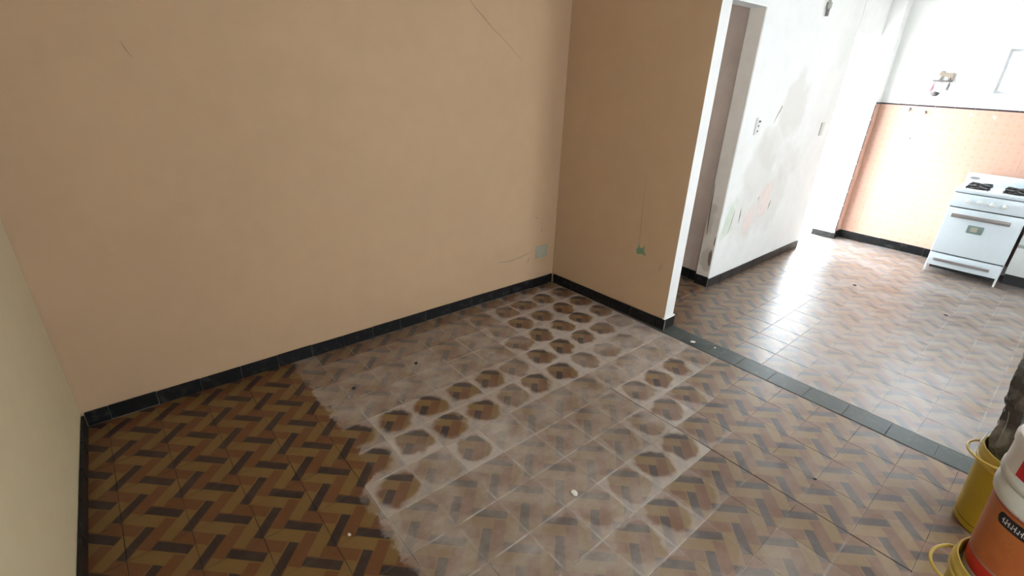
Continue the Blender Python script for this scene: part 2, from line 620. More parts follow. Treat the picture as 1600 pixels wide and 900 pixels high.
# ------------------------------------------------------------------ floors
T = 0.2
bm = bmesh.new()
add_box(bm, (-1.62, -3.66, -0.10), (1.887, 1.2, -0.0022))
floor = struct('floor', bm, MAT['grout'])
bm = bmesh.new()
add_box(bm, (1.887, -3.66, -0.10), (5.47, YB + 0.02, -0.0014))
add_box(bm, (1.887, YB + 0.02, -0.10), (2.90, 2.10, -0.0014))
kfloor = struct('floor', bm, MAT['grout'])

GAP = 0.0008


def tile_mesh(name, lo, hi, mat, uv0=None, uvs=T, h=0.010):
    """chamfered floor tile, lo/hi relative to the tile's own origin; uv in tile units"""
    bm = bmesh.new()
    add_box(bm, (lo[0], lo[1], -h), (hi[0], hi[1], 0.0))
    top = [e for e in bm.edges if all(abs(v.co.z) < 1e-6 for v in e.verts)]
    bmesh.ops.bevel(bm, geom=top, offset=0.0008, segments=1, affect='EDGES')
    uvl = bm.loops.layers.uv.new('UVMap')
    for f in bm.faces:
        for l in f.loops:
            l[uvl].uv = (l.vert.co.x / uvs + 0.5, l.vert.co.y / uvs + 0.5)
    return tomesh(bm, name, mat)


FULL = tile_mesh('floor_tile', (-T / 2 + GAP, -T / 2 + GAP), (T / 2 - GAP, T / 2 - GAP), MAT['tile'])
FULLK = tile_mesh('floor_tile', (-T / 2 + GAP, -T / 2 + GAP), (T / 2 - GAP, T / 2 - GAP), MAT['ktile'])

# how much dried film (film) and rim deposit (edge) lies on each living-room tile
FE = {}


def row(b, d):
    for a, fe in d.items():
        FE[(a, b)] = fe


row(5, {-1: (.18, 0), 0: (.2, 0), 1: (.2, .1), 2: (.18, .2), 3: (.15, .2), 4: (.12, .3), 5: (.1, .4), 6: (.1, .45), 7: (.1, .5), 8: (.1, .4)})
row(4, {-3: (.05, 0), -2: (.42, 0), -1: (.46, 0), 0: (.45, 0), 1: (.42, .1), 2: (.42, .2), 3: (.38, .3), 4: (.3, .5), 5: (.15, .7), 6: (.1, .7), 7: (.1, .7), 8: (.1, .6)})
row(3, {-3: (.08, 0), -2: (.55, 0), -1: (.6, 0), 0: (.66, 0), 1: (.62, .2), 2: (.66, .3), 3: (.62, .4), 4: (.5, .7), 5: (.15, .85), 6: (.1, .85), 7: (.08, .8), 8: (.08, .8)})
row(2, {-3: (.03, 0), -2: (.55, .2), -1: (.65, .3), 0: (.72, .3), 1: (.7, .4), 2: (.7, .5), 3: (.65, .6), 4: (.35, .9), 5: (.12, .95), 6: (.1, .95), 7: (.1, .95), 8: (.15, .95)})
row(1, {-3: (.02, .05), -2: (.05, .55), -1: (.08, .85), 0: (.06, .75), 1: (.1, .75), 2: (.12, .85), 3: (.4, .8), 4: (.2, .95), 5: (.12, .95), 6: (.25, 1), 7: (.35, 1), 8: (.55, .9)})
row(0, {-3: (.02, .05), -2: (.08, .7), -1: (.3, 1), 0: (.08, .75), 1: (.1, .75), 2: (.5, .8), 3: (.2, .85), 4: (.15, .95), 5: (.4, 1), 6: (.55, .9), 7: (.72, .8), 8: (.8, .8)})
row(-1, {-4: (.0, 0), -3: (.25, .5), -2: (.16, .8), -1: (.62, .7), 0: (.35, .95), 1: (.75, .7), 2: (.6, .5), 3: (.55, .5), 4: (.6, .6), 5: (.66, .7), 6: (.72, .7), 7: (.75, .7), 8: (.65, .7)})
row(-2, {-4: (.0, 0), -3: (.5, .6), -2: (.6, .6), -1: (.66, .5), 0: (.62, .5), 1: (.62, .5), 2: (.5, .5), 3: (.55, .5), 4: (.62, .6), 5: (.4, .9), 6: (.15, .85), 7: (.15, .8), 8: (.3, .5)})
row(-3, {-4: (.05, .1), -3: (.45, .4), -2: (.6, .4), -1: (.6, .4), 0: (.6, .4), 1: (.5, .5), 2: (.5, .5), 3: (.55, .6), 4: (.62, .8), 5: (.3, .9), 6: (.2, .5), 7: (.2, .25), 8: (.22, .2)})
row(-4, {-3: (.5, .3), -2: (.6, .3), -1: (.6, .3), 0: (.5, .5), 1: (.6, .6), 2: (.5, .7), 3: (.15, .8), 4: (.2, .85), 5: (.2, .4), 6: (.22, .2), 7: (.24, .1), 8: (.24, .1)})
row(-5, {-1: (.6, .3), 0: (.6, .4), 1: (.45, .6), 2: (.25, .55), 3: (.22, .35), 4: (.24, .2), 5: (.24, .15), 6: (.24, .1)})
row(-6, {0: (.4, .3), 1: (.3, .4), 2: (.25, .3), 3: (.24, .2)})


def lay(parent, cells, x_off, bound, mesh_full, mat, fe):
    """cells: list of (a, b); bound(a,b)->(x0,x1,y0,y1) visible extent in world"""
    for (a, b) in cells:
        x0, x1, y0, y1 = bound(a, b)
        cx, cy = x_off + (a + 0.5) * T, (b + 0.5) * T
        lo = (max(x0 - cx, -T / 2) + GAP, max(y0 - cy, -T / 2) + GAP)
        hi = (min(x1 - cx, T / 2) - GAP, min(y1 - cy, T / 2) - GAP)
        if x_off == 0.0 and b < 0 and a in (4, 5):          # the long joint that has opened up
            lo = (lo[0] + (0.0016 if a == 5 else 0), lo[1])
            hi = (hi[0] - (0.0016 if a == 4 else 0), hi[1])
        if hi[0] - lo[0] < 0.012 or hi[1] - lo[1] < 0.012:
            continue
        whole = hi[0] - lo[0] > T - 0.0025 and hi[1] - lo[1] > T - 0.004
        me = mesh_full if whole else tile_mesh('floor_tile', lo, hi, mat)
        o = link('floor_tile', me, parent)
        o.location = (cx, cy, rnd.uniform(-0.0005, 0.0004))
        o.rotation_euler = (rnd.gauss(0, 0.0022), rnd.gauss(0, 0.0022), 0)
        f, e = fe(a, b)
        o['haze'], o['edge'] = f, e


def stuff_tiles(name, parent, cells, x_off, bound, mat):
    bm = bmesh.new()
    uvl = bm.loops.layers.uv.new('UVMap')
    for (a, b) in cells:
        x0, x1, y0, y1 = bound(a, b)
        cx, cy = x_off + (a + 0.5) * T, (b + 0.5) * T
        lo = (max(x0, cx - T / 2) + GAP, max(y0, cy - T / 2) + GAP)
        hi = (min(x1, cx + T / 2) - GAP, min(y1, cy + T / 2) - GAP)
        if hi[0] - lo[0] < 0.012 or hi[1] - lo[1] < 0.012:
            continue
        vs = add_box(bm, (lo[0], lo[1], -0.010), (hi[0], hi[1], 0.0))
        for f in {f for v in vs for f in v.link_faces}:
            for l in f.loops:
                l[uvl].uv = ((l.vert.co.x - cx) / T + 0.5, (l.vert.co.y - cy) / T + 0.5)
    o = obj(name, bm, mat, parent)
    o['kind'] = 'stuff'
    o['haze'], o['edge'] = 0.2, 0.2
    return o


lb = lambda a, b: (-1.325, 1.8095, -3.6, 1.16)
liv = [(a, b) for b in range(5, -9, -1) for a in range(-7, 10)]
lay(floor, liv, 0.0, lb, FULL, MAT['tile'],
    lambda a, b: FE.get((a, b), (0.24, 0.15) if a >= 4 else ((0.0, rnd.uniform(0, .08)) if a < -2 else (0.4, 0.3))))
stuff_tiles('floor_tiles_beyond', floor, [(a, b) for b in range(-9, -19, -1) for a in range(-7, 10)], 0.0, lb, MAT['tile'])

# dark band of border tiles between living room and kitchen
BX0, BX1 = 1.8105, 1.9595
bmb = bmesh.new()
add_box(bmb, (BX0 + GAP, -T / 2 + GAP, -0.010), (BX1 - GAP, T / 2 - GAP, 0.0))
top = [e for e in bmb.edges if all(abs(v.co.z) < 1e-6 for v in e.verts)]
bmesh.ops.bevel(bmb, geom=top, offset=0.0012, segments=1, affect='EDGES')
BME = tomesh(bmb, 'border_tile', MAT['band'])
for k in range(0, 13):
    o = link('border_tile', BME, floor)
    o.location = (0, -0.2 * k, rnd.uniform(-.0005, .0003))
bm = bmesh.new()
for k in range(13, 18):
    add_box(bm, (BX0, -0.2 * k - 0.1 + GAP, -0.010), (BX1, -0.2 * k + 0.1 - GAP, 0.0))
obj('border_tiles_beyond', bm, MAT['band'], floor)['kind'] = 'stuff'

KX = 1.9605
kb = lambda a, b: (1.9605, 5.44, -3.6, 0.262)
kit = [(a, b) for b in range(1, -11, -1) for a in range(0, 18)]


def kglare(a, b):
    # door glare painted into the tile colour, fading towards the corridor opening
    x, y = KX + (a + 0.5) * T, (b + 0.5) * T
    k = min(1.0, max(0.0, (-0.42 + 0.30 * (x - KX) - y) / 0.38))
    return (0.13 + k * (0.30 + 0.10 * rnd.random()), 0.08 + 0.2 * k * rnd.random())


lay(kfloor, kit, KX, kb, FULLK, MAT['ktile'], kglare)
# corridor threshold and floor
cb = lambda a, b: (1.9605, 2.84, 0.262, 2.05)
lay(kfloor, [(a, b) for b in range(1, 7) for a in range(0, 5)], KX, cb, FULLK, MAT['ktile'], lambda a, b: (0.05, 0.1))
stuff_tiles('floor_tiles_beyond', kfloor, [(a, b) for b in range(-11, -19, -1) for a in range(0, 18)]
            + [(a, b) for b in range(7, 11) for a in range(0, 5)], KX,
            lambda a, b: (1.9605, 5.44 if b < 0 else 2.84, -3.6, 2.05), MAT['ktile'])

# ------------------------------------------------------------------ skirtings: a mortar bed and separate black tiles


def skirting(name, p0, p1, h, inward, joints=None, L=0.195, lit=None, z0=0.0):
    """p0->p1 wall-foot line (front face of the tiles); inward = unit vector away from the wall"""
    p0, p1 = Vector((*p0, 0)), Vector((*p1, 0))
    d = (p1 - p0)
    ln = d.length
    d.normalize()
    n = Vector((*inward, 0))
    bm = bmesh.new()
    a, b = p0 - n * SK, p1 - n * SK
    add_prism(bm, [(a.x, a.y), (b.x, b.y), ((b + n * (SK - .004)).x, (b + n * (SK - .004)).y), ((a + n * (SK - .004)).x, (a + n * (SK - .004)).y)], z0 - 0.002, z0 + h - 0.003)
    base = struct(name, bm, MAT['mortar'])
    cuts = [0.0] + [j for j in (joints or [])] + [ln]
    if joints is None:
        cuts, c = [0.0], 0.0
        while c + L < ln - 0.02:
            c += L
            cuts.append(c)
        cuts.append(ln)
    ang = math.atan2(d.y, d.x)
    cache = {}
    for s0, s1 in zip(cuts[:-1], cuts[1:]):
        w = s1 - s0 - 0.002
        if w < 0.01:
            continue
        key = round(w, 4)
        if key not in cache:
            bmt = bmesh.new()
            add_box(bmt, (0.001, -SK + 0.001, 0.0), (0.001 + w, 0.0, h), 0.0016, 1)
            if (d.x * n.y - d.y * n.x) < 0:
                for v in bmt.verts:
                    v.co.y = -v.co.y - 0.0
            cache[key] = tomesh(bmt, 'skirting_tile', MAT['skirt'])
        o = link('skirting_tile', cache[key], base)
        q = p0 + d * s0
        o.location = (q.x, q.y, z0 + 0.0005 + rnd.uniform(0, 0.003))
        o.rotation_euler = (rnd.gauss(0, 0.006), 0, ang + rnd.gauss(0, 0.002))
    return base


A = (xl(1.155), yb(xl(1.155)))
B = (xr(1.109), yb(xr(1.109)))
skirting('baseboard_back', A, B, 0.076, (-0.0152, -1), joints=[0.09 + 0.195 * k for k in range(0, 16)])
skirting('baseboard_left', (xl(-2.2), -2.2), (xl(1.140), 1.140), 0.078, (1, -0.035))
skirting('baseboard_partition', (B[0], B[1] - 0.014), (xr(0.034), 0.034), 0.078, (-1, -0.0425))
skirting('baseboard_partition_end', (xr(0.034) + SK + .001, 0.034), (1.957, 0.034), 0.078, (0, -1))
skirting('baseboard_far', (OP1 - 0.014, YF - SK), (DR0, YF - SK), 0.075, (0, -1), L=0.20)
skirting('baseboard_jamb', (OP1 - 0.014, YB), (OP1 - 0.014, YF), 0.085, (-1, 0))
skirting('baseboard_corridor', (2.838, 2.03), (2.838, YB), 0.085, (-1, 0))
skirting('baseboard_door_jamb', (DR1 - SK, YB - 0.02), (DR1 - SK, 0.116), 0.065, (-1, 0))
skirting('baseboard_pier', (DR1, 0.116), (XK - SK, 0.116), 0.085, (0, -1))
skirting('baseboard_kitchen', (XK - SK, 0.116), (XK - SK, -0.76), 0.085, (-1, 0), joints=[0.186, 0.386, 0.586, 0.786])

# ------------------------------------------------------------------ kitchen wall tiles and trims
TW = 0.15
Z0, Z1 = 0.09, 1.44
TY0 = 0.120


def wt_mesh(w, h):
    bm = bmesh.new()
    add_box(bm, (-0.008, -w + 0.00015, 0.00015), (0.0, -0.00015, h - 0.00015))
    fe = [e for e in bm.edges if all(abs(v.co.x + 0.008) < 1e-6 for v in e.verts)]
    bmesh.ops.bevel(bm, geom=fe, offset=0.0004, segments=1, affect='EDGES')
    uvl = bm.loops.layers.uv.new('UVMap')
    for f in bm.faces:
        for l in f.loops:
            l[uvl].uv = (-l.vert.co.y / TW, l.vert.co.z / TW)
    return tomesh(bm, 'wall_tile', MAT['wtile'])


WT = wt_mesh(TW, TW)
for c in range(0, 12):
    for r_ in range(0, 9):
        o = link('wall_tile', WT, wall_kitchen)
        o.location = (XK + rnd.uniform(-.0004, .0004), TY0 - 0.001 - c * TW, Z0 + r_ * TW)
        o.rotation_euler = (0, rnd.gauss(0, .0012), rnd.gauss(0, .0012))
WTP = wt_mesh(XK - DR1 - 0.008, TW)
for r_ in range(0, 9):
    o = link('wall_tile', WTP, wall_kitchen)
    o.location = (DR1 + 0.0005, 0.128, Z0 + r_ * TW)
    o.rotation_euler = (0, 0, HALF)
bm = bmesh.new()
uvl = bm.loops.layers.uv.new('UVMap')
for c in range(12, 24):
    for r_ in range(9):
        vs = add_box(bm, (XK - 0.008, TY0 - (c + 1) * TW + .0006, Z0 + r_ * TW + .0006), (XK, TY0 - c * TW - .0006, Z0 + (r_ + 1) * TW - .0006))
        for f in {f for v in vs for f in v.link_faces}:
            for l in f.loops:
                l[uvl].uv = (-l.vert.co.y / TW, l.vert.co.z / TW)
obj('wall_tiles_beyond', bm, MAT['wtile'], wall_kitchen)['kind'] = 'stuff'
# dark pencil trim: along the top and down the outer corner
bm = bmesh.new()
add_box(bm, (-0.012, -TW + 0.001, 0), (0, -0.001, 0.014), 0.003, 2)
PT = tomesh(bm, 'pencil_trim', MAT['trim'])
bm = bmesh.new()
add_box(bm, (XK - 0.006, -2.5, Z1), (XK - 0.0005, 0.118, Z1 + 0.006))
top_trim = struct('trim_2', bm, MAT['mortar'])
for c in range(0, 17):
    o = link('pencil_trim', PT, top_trim)
    o.location = (XK, 0.118 - c * TW, Z1)
o = link('pencil_trim', PT, top_trim)
o.location = (DR1, 0.128, Z1)
o.rotation_euler = (0, 0, HALF)
bm = bmesh.new()
add_box(bm, (-0.005, -0.010, 0.001), (0.005, 0.0, TW - 0.004), 0.002, 1)
PV = tomesh(bm, 'corner_trim', MAT['trim'])
bm = bmesh.new()
add_box(bm, (DR1 - 0.002, 0.122, Z0), (DR1 + 0.003, 0.1285, Z1))
side_trim = struct('trim_3', bm, MAT['white_edge'])
for r_ in range(9):
    o = link('corner_trim', PV, side_trim)
    o.location = (DR1 + 0.001, 0.1285, Z0 + r_ * TW)

# ------------------------------------------------------------------ damage on the walls: cracks and flakes of old paint
MAT['crack'] = plain('dark_crack', (0.05, 0.035, 0.03), 0.9)
MAT['crackfine'] = plain('hairline_crack', (0.25, 0.165, 0.105), 0.9)
MAT['greenpaint'] = plain('old_green_paint', (0.16, 0.27, 0.16), 0.6)
MAT['paleg'] = plain('pale_green_paint', (0.62, 0.69, 0.59), 0.6)
MAT['pinkpaint'] = plain('pale_pink_paint', (0.77, 0.67, 0.625), 0.7)
MAT['plaster'] = plain('bare_plaster', (0.20, 0.15, 0.11), 0.9, bump=0.3)
MAT['smear'] = plain('brownish_smear', (0.37, 0.27, 0.175), 0.8)


def onback(x, z):
    return (x, yb(x) + SK, z)


def onpart(y, z):
    return (xr(y) + SK, y, z)


def crack(name, pts, widths, normal, mat, parent, th=0.0006):
    """a crooked sliver following pts"""
    n = Vector(normal)
    L_, R_ = [], []
    for k, p in enumerate(pts):
        p = Vector(p)
        d = (Vector(pts[min(k + 1, len(pts) - 1)]) - Vector(pts[max(k - 1, 0)])).normalized()
        s = d.cross(n).normalized() * widths[k] / 2
        L_.append(p + s)
        R_.append(p - s)
    bm = bmesh.new()
    a = [bm.verts.new(p) for p in L_]
    b = [bm.verts.new(p) for p in R_]
    a2 = [bm.verts.new(p + n * th) for p in L_]
    b2 = [bm.verts.new(p + n * th) for p in R_]
    for k in range(len(pts) - 1):
        bm.faces.new((a[k], a[k + 1], b[k + 1], b[k]))
        bm.faces.new((a2[k], a2[k + 1], b2[k + 1], b2[k]))
        bm.faces.new((a[k], a[k + 1], a2[k + 1], a2[k]))
        bm.faces.new((b[k], b[k + 1], b2[k + 1], b2[k]))
    bm.faces.new((a[0], b[0], b2[0], a2[0]))
    bm.faces.new((a[-1], b[-1], b2[-1], a2[-1]))
    return obj(name, bm, mat, parent)


NB, NP, NF = (-0.0152, -1, 0), (-1, -0.04, 0), (0, -1, 0)
crack('crack', [onback(x, z) for x, z in ((.90, 2.06), (.957, 1.995), (1.00, 1.955), (1.05, 1.92), (1.125, 1.86), (1.20, 1.815), (1.284, 1.755), (1.33, 1.72), (1.37, 1.69))],
      [.003, .003, .0032, .0045, .003, .0026, .0022, .0018, .0008], NB, MAT['crackfine'], wall_back)
crack('crack', [onback(x, z) for x, z in ((-.752, 1.69), (-.742, 1.66), (-.725, 1.625))], [.001, .0032, .001], NB, MAT['crackfine'], wall_back)
crack('crack', [onback(x, z) for x, z in ((1.20, .30), (1.32, .285), (1.43, .295), (1.55, .315))], [.004, .012, .012, .003], NB, MAT['smear'], wall_back)
crack('crack', [onback(x, z) for x, z in ((1.505, .225), (1.515, .25), (1.52, .275))], [.002, .006, .002], NB, MAT['crackfine'], wall_back)
crack('crack', [onback(x, z) for x, z in ((1.56, .60), (1.60, .585))], [.003, .004], NB, MAT['crackfine'], wall_back)
crack('crack', [onback(x, z) for x, z in ((1.64, .49), (1.65, .465))], [.004, .004], NB, MAT['crackfine'], wall_back)
plate_on('paint_flake', [onpart(y, z) for y, z in ((.341, .48), (.348, .515), (.335, .535), (.340, .575), (.322, .532), (.300, .535), (.284, .560), (.286, .52), (.262, .485), (.300, .492))], NP, .0007, MAT['greenpaint'], wall_partition)
crack('crack', [onpart(y, z) for y, z in ((.352, 1.05), (.350, .90), (.346, .79), (.338, .66), (.334, .575))], [.002, .003, .005, .006, .004], NP, MAT['smear'], wall_partition)
crack('crack', [onpart(y, z) for y, z in ((.133, .475), (.146, .43), (.150, .40))], [.003, .012, .003], NP, MAT['smear'], wall_partition)
crack('crack', [onpart(y, z) for y, z in ((.118, .505), (.116, .52))], [.006, .004], NP, MAT['smear'], wall_partition)
crack('crack', [(x, YF, z) for x, z in ((3.33, 1.31), (3.354, 1.35), (3.39, 1.40), (3.415, 1.44))], [.002, .008, .014, .012], NF, MAT['crackfine'], wall_far)
crack('crack', [(x, YF, z) for x, z in ((3.106, .64), (3.112, .58), (3.116, .51))], [.004, .012, .003], NF, MAT['crack'], wall_far)
crack('crack', [(x, YF, z) for x, z in ((3.66, .635), (3.65, .60), (3.638, .555))], [.004, .012, .004], NF, MAT['crack'], wall_far)
crack('crack', [(x, YF, z) for x, z in ((3.40, .70), (3.39, .67))], [.008, .008], NF, MAT['crackfine'], wall_far)
plate_on('paint_flake', [(x, YF, z) for x, z in ((3.44, .60), (3.46, .70), (3.52, .80), (3.58, .80), (3.62, .70), (3.64, .61), (3.58, .55), (3.50, .53), (3.44, .55))], NF, .0006, MAT['pinkpaint'], wall_far)
plate_on('paint_flake', [(x, YF, z) for x, z in ((3.20, .45), (3.21, .54), (3.28, .60), (3.36, .58), (3.37, .48), (3.30, .42))], NF, .0006, MAT['pinkpaint'], wall_far)
plate_on('paint_flake', [(x, YF, z) for x, z in ((2.86, .47), (2.87, .60), (2.93, .68), (3.00, .66), (2.97, .56), (2.93, .50), (2.90, .44))], NF, .0006, MAT['paleg'], wall_far)
crack('crack', [(x, YF, z) for x, z in ((3.00, .64), (2.985, .54), (2.96, .45))], [.003, .008, .003], NF, MAT['crackfine'], wall_far)
NJ = (-1, 0, 0)
plate_on('paint_flake', [(OP1 - .002, y, z) for y, z in ((.268, .20), (.270, .29), (.285, .33), (.300, .29), (.295, .22), (.28, .18))], NJ, .0006, MAT['plaster'], wall_far)
plate_on('paint_flake', [(OP1 - .002, y, z) for y, z in ((.266, .36), (.266, .45), (.274, .43), (.276, .38))], NJ, .0006, MAT['plaster'], wall_far)
crack('crack', [(OP1 - .002, y, z) for y, z in ((.368, .86), (.366, .70), (.360, .56), (.352, .44))], [.003, .010, .012, .004], NJ, MAT['plaster'], wall_far)

# ------------------------------------------------------------------ stove
MAT['enamel'] = plain('white_enamel', (0.72, 0.80, 0.85), 0.22, var=0.03)
MAT['enamel_side'] = plain('white_enamel_side', (0.82, 0.82, 0.82), 0.25, var=0.03)
MAT['black'] = plain('black_iron', (0.012, 0.012, 0.013), 0.55, bump=0.2)
MAT['shadowgap'] = plain('dark_gap', (0.03, 0.03, 0.032), 0.8)  # painted shade for the stove gaps; also colours the cabinet plinth
MAT['handle'] = plain('taupe_handle', (0.27, 0.235, 0.23), 0.35, 0.25)
MAT['badge'] = plain('grey_green_badge', (0.20, 0.27, 0.25), 0.35)
MAT['badgelogo'] = plain('beige_badge_mark', (0.42, 0.38, 0.31), 0.4)
MAT['knob'] = plain('pale_knob', (0.72, 0.73, 0.70), 0.3, var=0.04)
MAT['greyoval'] = plain('grey_oval_badge', (0.22, 0.22, 0.215), 0.4)

SW, SD = 0.52, 0.47
stove = thing('stove', 'white four burner gas stove with taupe bar handles against the pink tiled wall', 'stove', (4.955, -1.045, 0), math.radians(2.0))
hw = SW / 2                                 # local: x depth (front = 0), y from -hw (right) to +hw (left)
bm = bmesh.new()
add_box(bm, (0.018, -hw, 0.085), (SD, hw, 0.775), 0.004, 2)
obj('body', bm, MAT['enamel_side'], stove, 40)
for s in (-1, 1):
    for (xa, xb) in ((0.004, 0.035), (SD - 0.04, SD - 0.005)):
        bm = bmesh.new()
        add_box(bm, (xa, s * hw - 0.016 if s > 0 else -hw, 0.0), (xb, hw if s > 0 else -hw + 0.016, 0.088), 0.003, 1)
        obj('leg', bm, MAT['enamel_side'], stove, 40)
box('toe_shade', (0.16, -hw + 0.02, 0.010), (0.175, hw - 0.02, 0.086), MAT['shadowgap'], stove)  # dark sheet standing in for the shade under the stove
dr = box('drawer', (-0.006, -hw + 0.002, 0.076), (0.018, hw - 0.002, 0.196), MAT['enamel'], stove, 0.006)
bm = bmesh.new()
add_box(bm, (-0.030, -0.185, 0.126), (-0.018, 0.215, 0.151), 0.004, 2)
add_box(bm, (-0.020, -0.16, 0.132), (-0.004, -0.14, 0.144))
add_box(bm, (-0.020, 0.17, 0.132), (-0.004, 0.19, 0.144))
obj('drawer_handle', bm, MAT['handle'], dr, 40)
door = box('oven_door', (-0.008, -hw + 0.001, 0.206), (0.018, hw - 0.001, 0.630), MAT['enamel'], stove, 0.008, 3)
bm = bmesh.new()
add_box(bm, (-0.045, -0.185, 0.551), (-0.028, 0.215, 0.586), 0.005, 2)
add_box(bm, (-0.032, -0.16, 0.560), (-0.006, -0.135, 0.580))
add_box(bm, (-0.032, 0.165, 0.560), (-0.006, 0.19, 0.580))
obj('door_handle', bm, MAT['handle'], door, 40)
bm = bmesh.new()
add_box(bm, (-0.013, -0.035, 0.430), (-0.006, 0.075, 0.500), 0.006, 2)
bd = obj('badge', bm, MAT['badge'], door, 40)
bm = bmesh.new()
add_box(bm, (-0.0145, 0.005, 0.445), (-0.012, 0.050, 0.488), 0.001, 1)
obj('badge_mark', bm, MAT['badgelogo'], door)
pan = box('control_panel', (-0.006, -hw + 0.001, 0.640), (0.020, hw - 0.001, 0.762), MAT['enamel'], stove, 0.006)
for zz in (0.1965, 0.6305, 0.7625):
    box('seam_shade', (0.010, -hw + 0.003, zz), (0.019, hw - 0.003, zz + (0.005 if zz > 0.7 else 0.009)), MAT['shadowgap'], stove)  # dark strips that paint in the shade between the panels
for k in range(4):
    yk = 0.146 - k * 0.083
    bm = bmesh.new()
    add_lathe(bm, [(0.0, 0.026), (0.014, 0.026), (0.018, 0.022), (0.0195, 0.0), (0.0, 0.0)], 24)
    bmesh.ops.remove_doubles(bm, verts=bm.verts, dist=1e-5)
    add_box(bm, (-0.004, -0.017, 0.020), (0.004, 0.017, 0.031), 0.002, 1)
    bmesh.ops.rotate(bm, verts=bm.verts, cent=(0, 0, 0), matrix=Matrix.Rotation(-HALF, 3, 'Y'))
    bmesh.ops.translate(bm, verts=bm.verts, vec=(-0.005, yk, 0.700))
    obj('knob', bm, MAT['knob'], pan, 35)
bm = bmesh.new()
add_box(bm, (-0.010, -hw - 0.002, 0.768), (SD, hw + 0.002, 0.806), 0.012, 3)
top = obj('cooktop', bm, MAT['enamel'], stove, 40)
bm = bmesh.new()
add_box(bm, (SD - 0.055, -hw + 0.004, 0.800), (SD - 0.010, hw - 0.004, 0.897), 0.010, 3)
bgd = obj('backguard', bm, MAT['enamel'], stove, 40)
bm = bmesh.new()
add_lathe(bm, [(0.0, 0.004), (1.0, 0.004), (1.0, 0.0), (0.0, 0.0)], 28)
bmesh.ops.remove_doubles(bm, verts=bm.verts, dist=1e-5)
for v in bm.verts:
    v.co = Vector((SD - 0.0545 - v.co.z, 0.195 + v.co.x * 0.036, 0.853 + v.co.y * 0.013))
obj('oval_badge', bm, MAT['greyoval'], bgd, 40)
for (bx, by) in ((0.100, 0.125), (0.100, -0.125), (0.290, 0.125), (0.290, -0.125)):
    bm = bmesh.new()
    add_lathe(bm, [(0.0, 0.816), (0.030, 0.816), (0.034, 0.813), (0.034, 0.810), (0.044, 0.808), (0.046, 0.805), (0.0, 0.805)], 24, bx, by)
    bmesh.ops.remove_doubles(bm, verts=bm.verts, dist=1e-5)
    obj('burner', bm, MAT['black'], stove, 40)
    bm = bmesh.new()
    ring = [(bx + 0.080 * math.cos(q * PI / 12), by + 0.080 * math.sin(q * PI / 12), 0.813) for q in range(25)]
    add_tube(bm, ring, 0.006, 6, False)
    for q in range(4):
        ca, sa = math.cos(q * HALF + PI / 4), math.sin(q * HALF + PI / 4)
        add_tube(bm, [(bx + 0.022 * ca, by + 0.022 * sa, 0.824), (bx + 0.080 * ca, by + 0.080 * sa, 0.822), (bx + 0.100 * ca, by + 0.100 * sa, 0.820), (bx + 0.102 * ca, by + 0.102 * sa, 0.805)], 0.0065, 6)
    obj('grate', bm, MAT['black'], stove, 40)

# ------------------------------------------------------------------ base cabinet right of the stove
MAT['cabwhite'] = plain('white_lacquer', (0.76, 0.79, 0.77), 0.3, var=0.03)
MAT['channel'] = plain('grey_channel', (0.40, 0.42, 0.41), 0.35, 0.4)
MAT['steel'] = plain('sink_steel', (0.55, 0.56, 0.57), 0.3, 0.9)
CY1, CY0, CX = -1.322, -2.55, 5.12
cabn = thing('base_cabinet', 'white kitchen base cabinet with grey channel pulls, right of the stove', 'cabinet', (5.28, -1.95, 0))
P = lambda lo, hi: ((lo[0] - 5.28, lo[1] + 1.95, lo[2]), (hi[0] - 5.28, hi[1] + 1.95, hi[2]))
box('body', *P((CX + 0.02, CY0, 0.10), (XK - 0.012, CY1, 0.80)), MAT['cabwhite'], cabn)
box('plinth', *P((CX + 0.05, CY0, 0.0), (XK - 0.02, CY1 - 0.004, 0.10)), MAT['shadowgap'], cabn)
wd = (CY1 - CY0) / 2
for k in range(2):
    ya, yb_ = CY1 - (k + 1) * wd + 0.002, CY1 - k * wd - 0.002
    dw = box('drawer', *P((CX, ya, 0.105), (CX + 0.02, yb_, 0.352)), MAT['cabwhite'], cabn, 0.002)
    box('channel_pull', *P((CX + 0.006, ya, 0.352), (CX + 0.02, yb_, 0.378)), MAT['channel'], dw)
    dw = box('drawer', *P((CX, ya, 0.378), (CX + 0.02, yb_, 0.625)), MAT['cabwhite'], cabn, 0.002)
    box('channel_pull', *P((CX + 0.006, ya, 0.625), (CX + 0.02, yb_, 0.651)), MAT['channel'], dw)
    box('drawer', *P((CX, ya, 0.651), (CX + 0.02, yb_, 0.796)), MAT['cabwhite'], cabn, 0.002)
box('worktop', *P((CX - 0.01, CY0, 0.80), (XK - 0.012, CY1, 0.835)), MAT['steel'], cabn, 0.004)

# ------------------------------------------------------------------ buckets
MAT['yellow'] = plain('yellow_bucket_plastic', (0.47, 0.33, 0.022), 0.4, var=0.10, scale=14)
MAT['yellowrim'] = plain('yellow_rim_plastic', (0.57, 0.41, 0.085), 0.4, var=0.10, scale=14)
MAT['yband'] = plain('thin_dark_line', (0.05, 0.03, 0.01), 0.5)
MAT['grit'] = plain('dried_plaster_residue', (0.42, 0.30, 0.20), 0.9, bump=0.6)
MAT['bucketwhite'] = plain('white_bucket_plastic', (0.60, 0.60, 0.55), 0.4, var=0.06, scale=20)
MAT['lidwhite'] = plain('white_lid_plastic', (0.72, 0.68, 0.66), 0.4, var=0.06, scale=20)
MAT['wire'] = plain('thin_galvanised_wire', (0.62, 0.62, 0.62), 0.3, 0.8)


